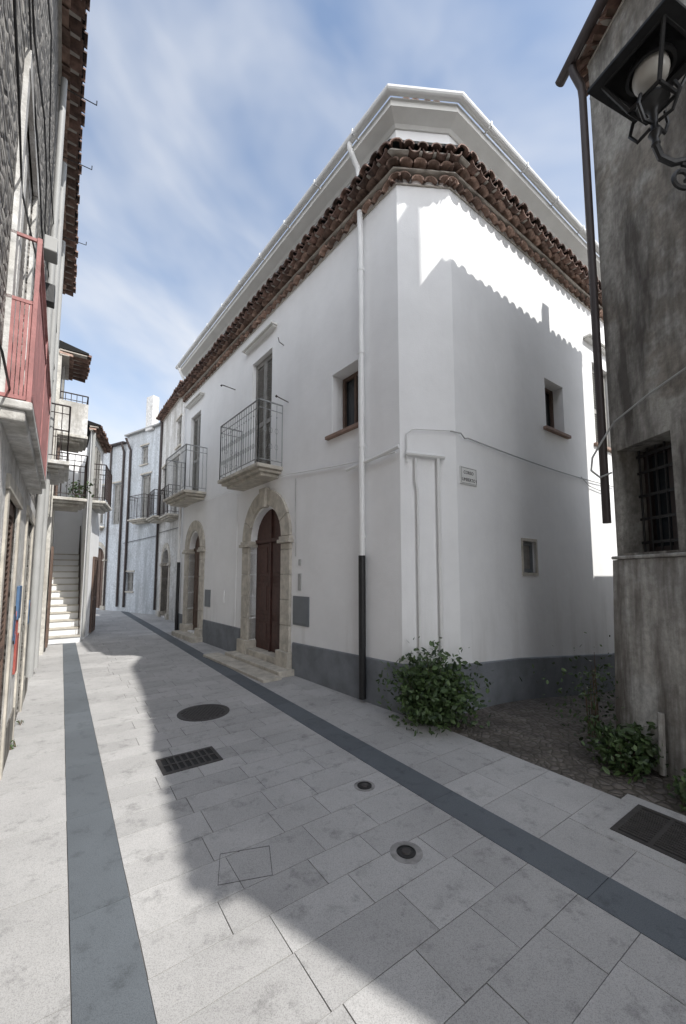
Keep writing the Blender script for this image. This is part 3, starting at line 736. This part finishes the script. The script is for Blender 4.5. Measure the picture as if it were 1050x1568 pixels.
# ------------------------------------------------------------ far houses on the bend
Q=[(-5.2,13.0),(-7.6,16.3),(-9.9,17.8),(-16.0,21.2)]
def farhouse(name,p,q,h,mat,arches=(),wins=(),back=6,eave=True,bal=()):
    e=empty(name)
    fr=Fr(p,(q[0]-p[0],q[1]-p[1]))
    if fr.n.y>0: fr=Fr(p,(q[0]-p[0],q[1]-p[1]),(-fr.n.x,-fr.n.y))
    m=MB(); m.foot([p,q,(q[0]-fr.n.x*back,q[1]-fr.n.y*back),(p[0]-fr.n.x*back,p[1]-fr.n.y*back)],-.5,h); W=m.obj('walls',mat,e)
    c=MB()
    for s0,s1,zs in arches: c.prism(fr,archpoly(s0,s1,.05,zs),-.3,.3)
    for s0,s1,z0,z1 in wins: c.box(fr,s0,s1,-.18,.3,z0,z1)
    if arches or wins: cut(W,c)
    for s0,s1,zs in arches:
        portal(fr,s0,s1,zs,.2,0,.2,e,key=False,o=.03); archdoor(fr,s0+.01,s1-.01,.05,zs,-.2,e,SHUTB)
    for s0,s1,z0,z1 in wins: shutters(fr,s0,s1,z0,z1,-.12,e,SHUT,louv=False)
    m=MB()
    for s0,s1,z0,z1 in wins:
        m.box(fr,s0-.08,s1+.08,0,.05,z1+.03,z1+.09)
        if z0<3 or z0>6: m.box(fr,s0-.06,s1+.06,0,.06,z0-.06,z0-.001)
    m.obj('window_trims',STONE,e)
    if eave:
        pa=[q,p]
        if Fr(q,(p[0]-q[0],p[1]-q[1])).n.y>0: pa=[p,q]
        tile_eave(pa,h,e,[(.12,h-.02),(.28,h+.07)],sp=.2)
        m=MB(); m.sweep(pa,[(-.5,h+.08),(.24,h+.09),(.24,h+.12),(-5,h+1.0),(-5,h+.05)]); m.obj('roof',TILE,e)
    for s0,s1,z,o in bal: balcony(fr,s0,s1,o,z,e,rail=BROWN,h=1.0,deco=False)
    return e,fr
e,fr=farhouse('worn_white_house',Q[0],Q[1],8.0,WORN,arches=((2.0,3.1,2.0),),wins=((1.1,1.9,3.7,5.8),(3.0,3.7,3.9,5.9),(.9,1.5,6.2,7.2)),bal=((2.7,4.0,3.85,.5),(.8,2.1,3.7,.4)))
k=MB(); k.tube([fr.P(3.95,.06,8),fr.P(3.95,.06,.2)],.05,8); k.obj('downpipe',BROWN,e,smooth=True)
k=MB(); k.tube([fr.P(.2,.04,3.2),fr.P(4.0,.04,3.3)],.012,6); k.obj('facade_cable',BLACKI,e)
e,fr=farhouse('bluish_house',Q[1],Q[2],7.9,BLUEW,arches=(),wins=((.7,1.4,4.0,5.9),(1.7,2.3,.9,1.7),(1.0,1.5,6.4,7.2)),bal=((.5,1.7,3.95,.4),),eave=False)
k=MB(); k.sweep([Q[2],Q[1]],[(-.1,7.9),(.15,7.9),(.15,7.96),(-.1,7.97)]); k.obj('coping',CABLE,e)
k=MB(); k.tube([fr.P(2.3,.3,7.7),fr.P(2.3,.06,7.2),fr.P(2.3,.06,.2)],.05,8); k.obj('downpipe',BROWN,e,smooth=True)
k=MB(); k.tube([fr.P(.1,.04,3.2),fr.P(2.6,.04,3.0)],.012,6); k.obj('facade_cable',BLACKI,e)
k=MB(); k.foot([(-8.0,16.75),(-8.4,17.0),(-8.55,16.75),(-8.15,16.5)][::-1],7.8,9.3); k.obj('chimney',WORN,e)
e,fr=farhouse('pale_blue_house',Q[2],Q[3],7.6,BLUEW,arches=((1.3,2.5,2.3),),wins=((.3,.9,3.9,5.8),(1.6,2.3,4.0,5.8),(3.3,4.1,4.0,5.6)),bal=((1.4,2.5,3.85,.4),),eave=False)
k=MB(); k.sweep([Q[3],Q[2]],[(-.1,7.6),(.2,7.6),(.2,7.66),(-.1,7.67)]); k.obj('coping',BROWN,e)
k=MB(); k.tube([fr.P(.1,.2,7.6),fr.P(.1,.06,7.2),fr.P(.1,.06,.2)],.05,8); k.tube([fr.P(1.1,.06,7.6),fr.P(1.1,.06,.2)],.04,8); k.obj('downpipe',BROWN,e,smooth=True)
# ------------------------------------------------------------ plants
def plant(name,c,rad,n,size,stems=8,seed=1,top=None):
    rnd=random.Random(seed); e=empty(name); m=MB(); st=MB()
    if top: e.parent=top
    clumps=[]
    for i in range(stems):
        a=rnd.uniform(0,2*math.pi); rr=rnd.uniform(.25,.9)
        tip=Vector((c[0]+math.cos(a)*rad[0]*rr,c[1]+math.sin(a)*rad[1]*rr,c[2]+rad[2]*rnd.uniform(.35,1.0)*(1.1-.5*rr)))
        base=Vector((c[0]+math.cos(a)*.05,c[1]+math.sin(a)*.05,c[2]-.02)); mid=(base+tip)/2+Vector((0,0,rad[2]*.15))
        st.tube([base,mid,tip],.006,5,.002); clumps.append((base,mid,tip))
    for i in range(n):
        b,mi,tp=rnd.choice(clumps); t=rnd.random()**.6
        p=b.lerp(mi,t*2) if t<.5 else mi.lerp(tp,(t-.5)*2)
        sp_=.09*rad[2]/.5
        p=p+Vector((rnd.gauss(0,sp_),rnd.gauss(0,sp_),rnd.gauss(0,sp_*.8)))
        if p.z<c[2]: p.z=c[2]+rnd.uniform(0,.05)
        s=size*rnd.uniform(.5,1.3)
        nrm=Vector((rnd.gauss(0,.7),rnd.gauss(0,.7),rnd.uniform(.2,1))).normalized()
        x=nrm.orthogonal().normalized(); x.rotate(Matrix.Rotation(rnd.uniform(0,6.28),3,nrm)); y=nrm.cross(x)
        vs=[p-x*s,p-x*s*.3+y*s*.5-nrm*s*.1,p+x*s*.5+y*s*.4-nrm*s*.15,p+x*s-nrm*s*.35,p+x*s*.5-y*s*.4-nrm*s*.15,p-x*s*.3-y*s*.5-nrm*s*.1]
        m.add(vs,[(0,1,2,3),(0,3,4,5)],max(0,min(1,rnd.gauss(.45,.3))))
    m.obj('leaves',LEAF,e,recalc=False); st.obj('stems',STEM,e)
plant('corner_shrub',(.98,4.48,0),(.40,.26,.80),3800,.033,26,3)
plant('wall_weeds',(2.32,3.45,0),(.24,.32,.40),1100,.03,18,5)
plant('wall_weeds',(2.44,2.85,0),(.10,.16,.30),380,.026,12,8)
plant('wall_weeds',(2.52,4.15,-.02),(.10,.14,1.0),420,.024,12,9)
plant('balcony_plants',FL2.P(.5,.45,3.3),(.25,.10,.5),160,.04,8,11)
for i,s in enumerate((4.9,5.6)): plant('grass_tuft',(*A(-.31,s),0),(.03,.08,.08),50,.010,8,20+i)
# ------------------------------------------------------------ light & sky
el=47; hz=Vector((.82,-.57)).normalized()
ts=Vector((hz.x*math.cos(R(el)),hz.y*math.cos(R(el)),math.sin(R(el))))
sl=bpy.data.lights.new('sun','SUN'); sl.energy=5.0; sl.angle=R(.55); sl.color=(1,.975,.93)
so=bpy.data.objects.new('sun',sl); scene.collection.objects.link(so); so.rotation_euler=ts.to_track_quat('Z','Y').to_euler()
wd=bpy.data.worlds.new('World'); scene.world=wd; wd.use_nodes=True; nt=wd.node_tree
bg=nt.nodes['Background']; sky=nd(nt,'ShaderNodeTexSky',sky_type='NISHITA'); sky.sun_disc=False; sky.sun_elevation=R(el); sky.sun_rotation=math.atan2(ts.x,ts.y); sky.air_density=1.0; sky.dust_density=.5
tc=nd(nt,'ShaderNodeTexCoord').outputs['Generated']
mp=nd(nt,'ShaderNodeMapping'); mp.inputs['Rotation'].default_value=(R(18),R(-22),R(20)); nt.links.new(tc,mp.inputs[0]); rc=mp.outputs[0]
n1=noise(nt,rc,2.2,4,.52,(.7,1.3,2.8),.3); n2=noise(nt,tc,1.3,2,.5,(1,1,1.5))
s_=math_(nt,'MULTIPLY_ADD',n2,.7,n1)
sep=nd(nt,'ShaderNodeSeparateXYZ'); nt.links.new(tc,sep.inputs[0])
hzr=nd(nt,'ShaderNodeMapRange'); nt.links.new(sep.outputs[2],hzr.inputs[0]); hzr.inputs['From Min'].default_value=.85; hzr.inputs['From Max'].default_value=.1; hzr.inputs['To Min'].default_value=0; hzr.inputs['To Max'].default_value=.42
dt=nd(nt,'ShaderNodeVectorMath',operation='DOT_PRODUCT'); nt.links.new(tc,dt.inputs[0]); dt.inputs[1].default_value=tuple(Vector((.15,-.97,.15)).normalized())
back_fill=math_(nt,'MAXIMUM',dt.outputs['Value'],0.0)  # clouds brightened behind the camera as added fill light, away from the sun
tot0=math_(nt,'ADD',math_(nt,'ADD',s_,hzr.outputs[0]),math_(nt,'MULTIPLY',back_fill,.2))
tot=math_(nt,'MULTIPLY',tot0,.7)
msk=ramp(nt,tot,[(.50,0.12),(.66,.45),(.82,.85),(.95,1.0)])
br=math_(nt,'MULTIPLY_ADD',back_fill,15.5,6.7)
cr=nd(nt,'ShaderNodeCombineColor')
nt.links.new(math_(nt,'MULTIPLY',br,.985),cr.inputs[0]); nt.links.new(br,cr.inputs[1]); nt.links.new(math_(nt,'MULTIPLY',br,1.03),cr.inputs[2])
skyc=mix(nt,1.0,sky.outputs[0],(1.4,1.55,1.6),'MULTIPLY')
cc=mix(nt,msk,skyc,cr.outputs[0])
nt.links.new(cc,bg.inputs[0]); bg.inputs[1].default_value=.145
# ------------------------------------------------------------ camera
cam=bpy.data.cameras.new('camera'); co_=bpy.data.objects.new('camera',cam); scene.collection.objects.link(co_)
cam.sensor_fit='VERTICAL'; cam.sensor_height=36; cam.lens=14.0; cam.shift_y=.0274; cam.clip_end=2000; cam.clip_start=.05
co_.location=(0,0,1.6); co_.rotation_euler=(R(95),0,0)
scene.camera=co_
scene.view_settings.view_transform='Standard'; scene.view_settings.look='None'; scene.view_settings.exposure=0
